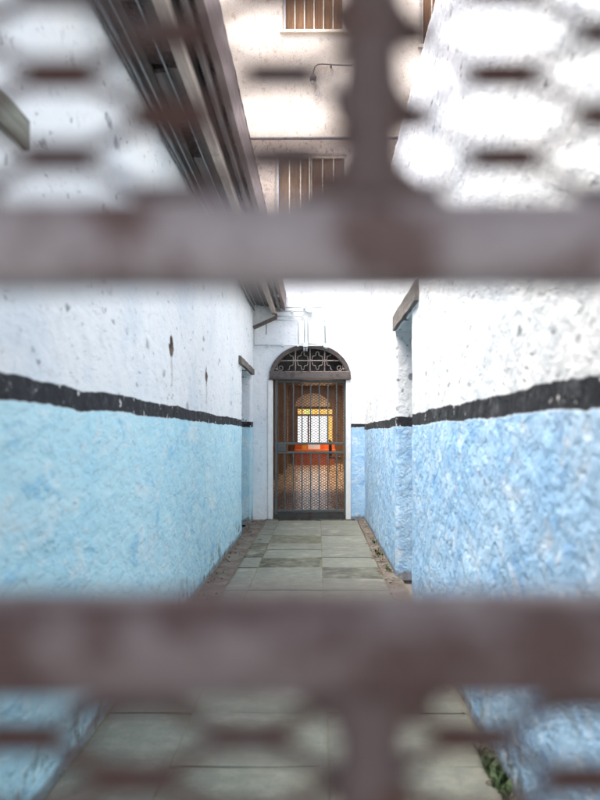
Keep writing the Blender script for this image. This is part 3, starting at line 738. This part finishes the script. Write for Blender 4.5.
for _ in range(230):
    side = random.random() < .45; y = random.uniform(4.8, 11.8) if side else random.choice((random.gauss(8.3, .9), random.uniform(1.6, 11.8)))
    y = min(11.9, max(1.6, y)); x = (-.985+abs(random.gauss(0, .06))) if side else (.700-abs(random.gauss(0, .045)))
    r_ = random.uniform(.004, .013)
    mt = Matrix.Translation((x, y, .012)) @ Matrix.Rotation(random.uniform(0, 6), 4, 'Z') @ Matrix.Diagonal((r_*random.uniform(.8, 1.8), r_, r_*random.uniform(.4, .8), 1))
    q = bmesh.ops.create_icosphere(bm, subdivisions=1, radius=1, matrix=mt)
    for v in q['verts']: v.co += noise.noise_vector(v.co*160)*r_*.35
db = finish('debris', bm, M['debris']); db['kind'] = 'stuff'; db['label'] = 'grit, plaster crumbs and soil lying along both wall feet'; db['category'] = 'debris'
for i, (x, y, s_, lab) in enumerate([(.60, 8.30, .055, 'largest dry brown leaf lying by the right wall foot'), (.645, 8.05, .045, 'curled brown leaf lying just in front of the largest leaf'),
                                     (.585, 7.4, .04, 'dry brown leaf lying nearest the right doorway'), (.66, 8.75, .04, 'small brown leaf behind the others near the right wall'), (-.72, 9.6, .04, 'brown leaf lying on the pavement near the left red strip'), (.25, 10.9, .03, 'tiny brown leaf on the paving before the arched gate')]):
    bm = bmesh.new(); a = random.uniform(0, 6.28); ca, sa = math.cos(a), math.sin(a); rows_ = []
    for k in range(7):
        t = k/6*2-1; w = .42*(1-t*t)**.7; rows_.append([bm.verts.new((x+s_*(t*ca-q*w*sa), y+s_*(t*sa+q*w*ca), .016+s_*(.35*abs(q)**1.5*w+.22*t*t))) for q in (-1, 0, 1)])
    for p, q in zip(rows_, rows_[1:]):
        for m_ in range(2):
            try: bm.faces.new((p[m_], p[m_+1], q[m_+1], q[m_]))
            except ValueError: pass
    bmesh.ops.remove_doubles(bm, verts=bm.verts, dist=1e-5)
    tag(finish('fallen_leaf', bm, M['leaf_dry'], None, True), lab, 'leaf', 'dry leaves on the alley floor')

# ------------------------------------------------------------------ near gate, the one looked through
ng = thing('mesh_gate', 'rusty mauve brown mesh gate close to the viewer, open slot between its two rails', 'gate', (-.14, .36, 0))
NX0, NX1 = -.96, .68
def rail(name, y0, y1, z0, z1, mat):
    bm = bmesh.new(); n = 90; pv = None; r = .0045
    for i in range(n+1):
        x = NX0+.03 + (NX1-NX0-.06)*i/n; k = noise.noise(Vector((x*14, z0, 1)))*.0012; k2 = noise.noise(Vector((x*22, z0, 8)))*.0010
        sec = [(y0, z0+r), (y0+r, z0), (y1-r, z0), (y1, z0+r), (y1, z1-r), (y1-r, z1), (y0+r, z1), (y0, z1-r)]
        ring = [bm.verts.new((x, y+k2, z+k)) for y, z in sec]
        if pv:
            for q in range(8): bm.faces.new((pv[q], pv[(q+1)%8], ring[(q+1)%8], ring[q]))
        else: bm.faces.new(ring)
        pv = ring
    bm.faces.new(pv[::-1]); return finish(name, bm, mat, ng, True)
yf = .375
zu = EYE + (VPY-295)*yf/F
rail('slot_rail', .345, yf, zu, EYE + (VPY-196)*.345/F, M['gate_near'])
zl = EYE + (VPY-588)*yf/F
rail('slot_rail', .335, yf, EYE + (VPY-704)*.335/F, zl, M['rail_low'])
ZG0, ZG1 = .06, 2.25
zlb = EYE + (VPY-704)*.335/F; zut = EYE + (VPY-196)*.345/F
xb = PX(371, .352)
for k in range(-4, 4):
    x = xb + k*.205
    if not NX0+.05 < x < NX1-.05: continue
    for (a, b) in ((ZG0+.04, zlb-.001), (zut+.001, ZG1-.04)):
        bm = bmesh.new(); n = 150; pv = None
        for i in range(n+1):
            z = a+(b-a)*i/n; w = .0152*(1+.08*noise.noise(Vector((x*30, z*55, 3)))); fl = 1
            zn = (z-PZ(113, .364)+.0195) % .039 - .0195; w *= 1 + .42*math.exp(-(zn/.0065)**2)      # weld beads at every mesh row
            dz = (z-a) if a > 1.3 else (b-z)
            if dz < .024: fl = 1+1.1*(1-dz/.024)**2          # weld flare at the rail
            ring = [bm.verts.new((x+w*fl*math.cos(q*math.pi/4+.39), .356+.006*math.sin(q*math.pi/4+.39), z)) for q in range(8)]
            if pv:
                for q in range(8): bm.faces.new((pv[q], pv[(q+1)%8], ring[(q+1)%8], ring[q]))
            else: bm.faces.new(ring)
            pv = ring
        bm.faces.new(pv[::-1]); finish('bar', bm, M['rust'], ng, True)
for (a, b, nx, nz, px_, sw_) in ((zut+.001, ZG1-.03, PX(505, .364), PZ(156, .364), .1045, .0062), (ZG0+.03, zlb-.001, PX(247, .364), PZ(739, .364), .1060, .0078)):
    bm = bmesh.new(); expanded(bm, NX0+.02, NX1-.02, a-.02, b+.02, px_, .0390, nx, nz, .028, .0150, sw_, .0035, .366); finish('mesh_panel', bm, M['mesh_near'], ng)
bm = bmesh.new()
box(bm, NX0-.01, NX0+.03, .34, .38, ZG0, ZG1); box(bm, NX1-.03, NX1+.01, .34, .38, ZG0, ZG1)
box(bm, NX0+.03, NX1-.03, .341, .379, ZG1-.04, ZG1); box(bm, NX0+.03, NX1-.03, .341, .379, ZG0, ZG0+.04)
finish('frame', bm, M['gate_near'], ng, bevel=.004)
for z in (.4, 1.9):
    bm = bmesh.new(); tube(bm, [(NX1+.014, .36, z), (NX1+.014, .36, z+.12)], .014); box(bm, NX1+.02, XR+.02, .352, .43, z+.02, z+.10); finish('hinge', bm, M['gate_dark'], ng)

# ------------------------------------------------------------------ roofed gate passage the viewer stands in
gh = thing('gate_passage', 'roofed gate passage of plain render that the near mesh gate closes', 'building', (0, -1, 0))
bm = bmesh.new()
box(bm, -3.2, -.985, .20, .415, -.05, 4.4); box(bm, .705, 2.6, .20, .415, -.05, 4.4)
box(bm, -.985, .705, .20, .415, 2.30, 4.4); finish('front_wall', bm, M['block'], gh)
for (a, b) in ((-1.75, -1.45), (1.25, 1.55)):
    bm = bmesh.new(); box(bm, a, b, -2.2, .198, -.05, 3.0); finish('side_wall', bm, M['block'], gh)
bm = bmesh.new(); box(bm, -1.8, 1.6, -2.25, .199, 3.0, 3.2); finish('ceiling', bm, M['block'], gh)

# ------------------------------------------------------------------ light
w = bpy.data.worlds.new('World'); S.world = w; w.use_nodes = True; nt = w.node_tree
sky = nt.nodes.new('ShaderNodeTexSky'); sky.sky_type = 'NISHITA'; sky.sun_disc = False
EL, AZ = 70.0, 54.0      # sun elevation; degrees it stands left of straight behind the viewer
sky.sun_elevation = R(EL); sky.air_density = .7; sky.dust_density = 6.0; sky.ozone_density = .3; sky.altitude = 0
bg = nt.nodes['Background']; nt.links.new(sky.outputs[0], bg.inputs[0]); bg.inputs[1].default_value = .15
sd = Vector((-math.sin(R(AZ))*math.cos(R(EL)), -math.cos(R(AZ))*math.cos(R(EL)), math.sin(R(EL))))   # towards the sun
sky.sun_rotation = math.atan2(sd.x, sd.y)
ld = bpy.data.lights.new('sun', 'SUN'); ld.energy = 1.15; ld.angle = R(60); ld.color = (1, .995, .97)
so = bpy.data.objects.new('sun', ld); COL.objects.link(so); so.rotation_euler = (-sd).to_track_quat('-Z', 'Y').to_euler(); so.location = (0, -5, 30)

# ------------------------------------------------------------------ camera
cd = bpy.data.cameras.new('camera'); co = bpy.data.objects.new('camera', cd); COL.objects.link(co); S.camera = co
co.location = (0, 0, EYE); co.rotation_euler = (R(90), 0, 0)
cd.sensor_fit = 'AUTO'; cd.sensor_width = 36; cd.lens = F/800*36
cd.shift_x = (300-VPX)/800; cd.shift_y = (VPY-400)/800
cd.clip_start = .02; cd.clip_end = 2000
cd.dof.use_dof = True; cd.dof.focus_distance = 11.5; cd.dof.aperture_fstop = 2.1
S.view_settings.view_transform = 'Standard'; S.view_settings.look = 'None'; S.view_settings.gamma = 1; S.view_settings.use_curve_mapping = False
S.view_settings.exposure = 2.22
S.cycles.max_bounces = 8; S.cycles.diffuse_bounces = 5; S.cycles.transparent_max_bounces = 12
S.cycles.use_denoising = True
S.cycles.caustics_reflective = False; S.cycles.caustics_refractive = False
S.cycles.sample_clamp_indirect = 6
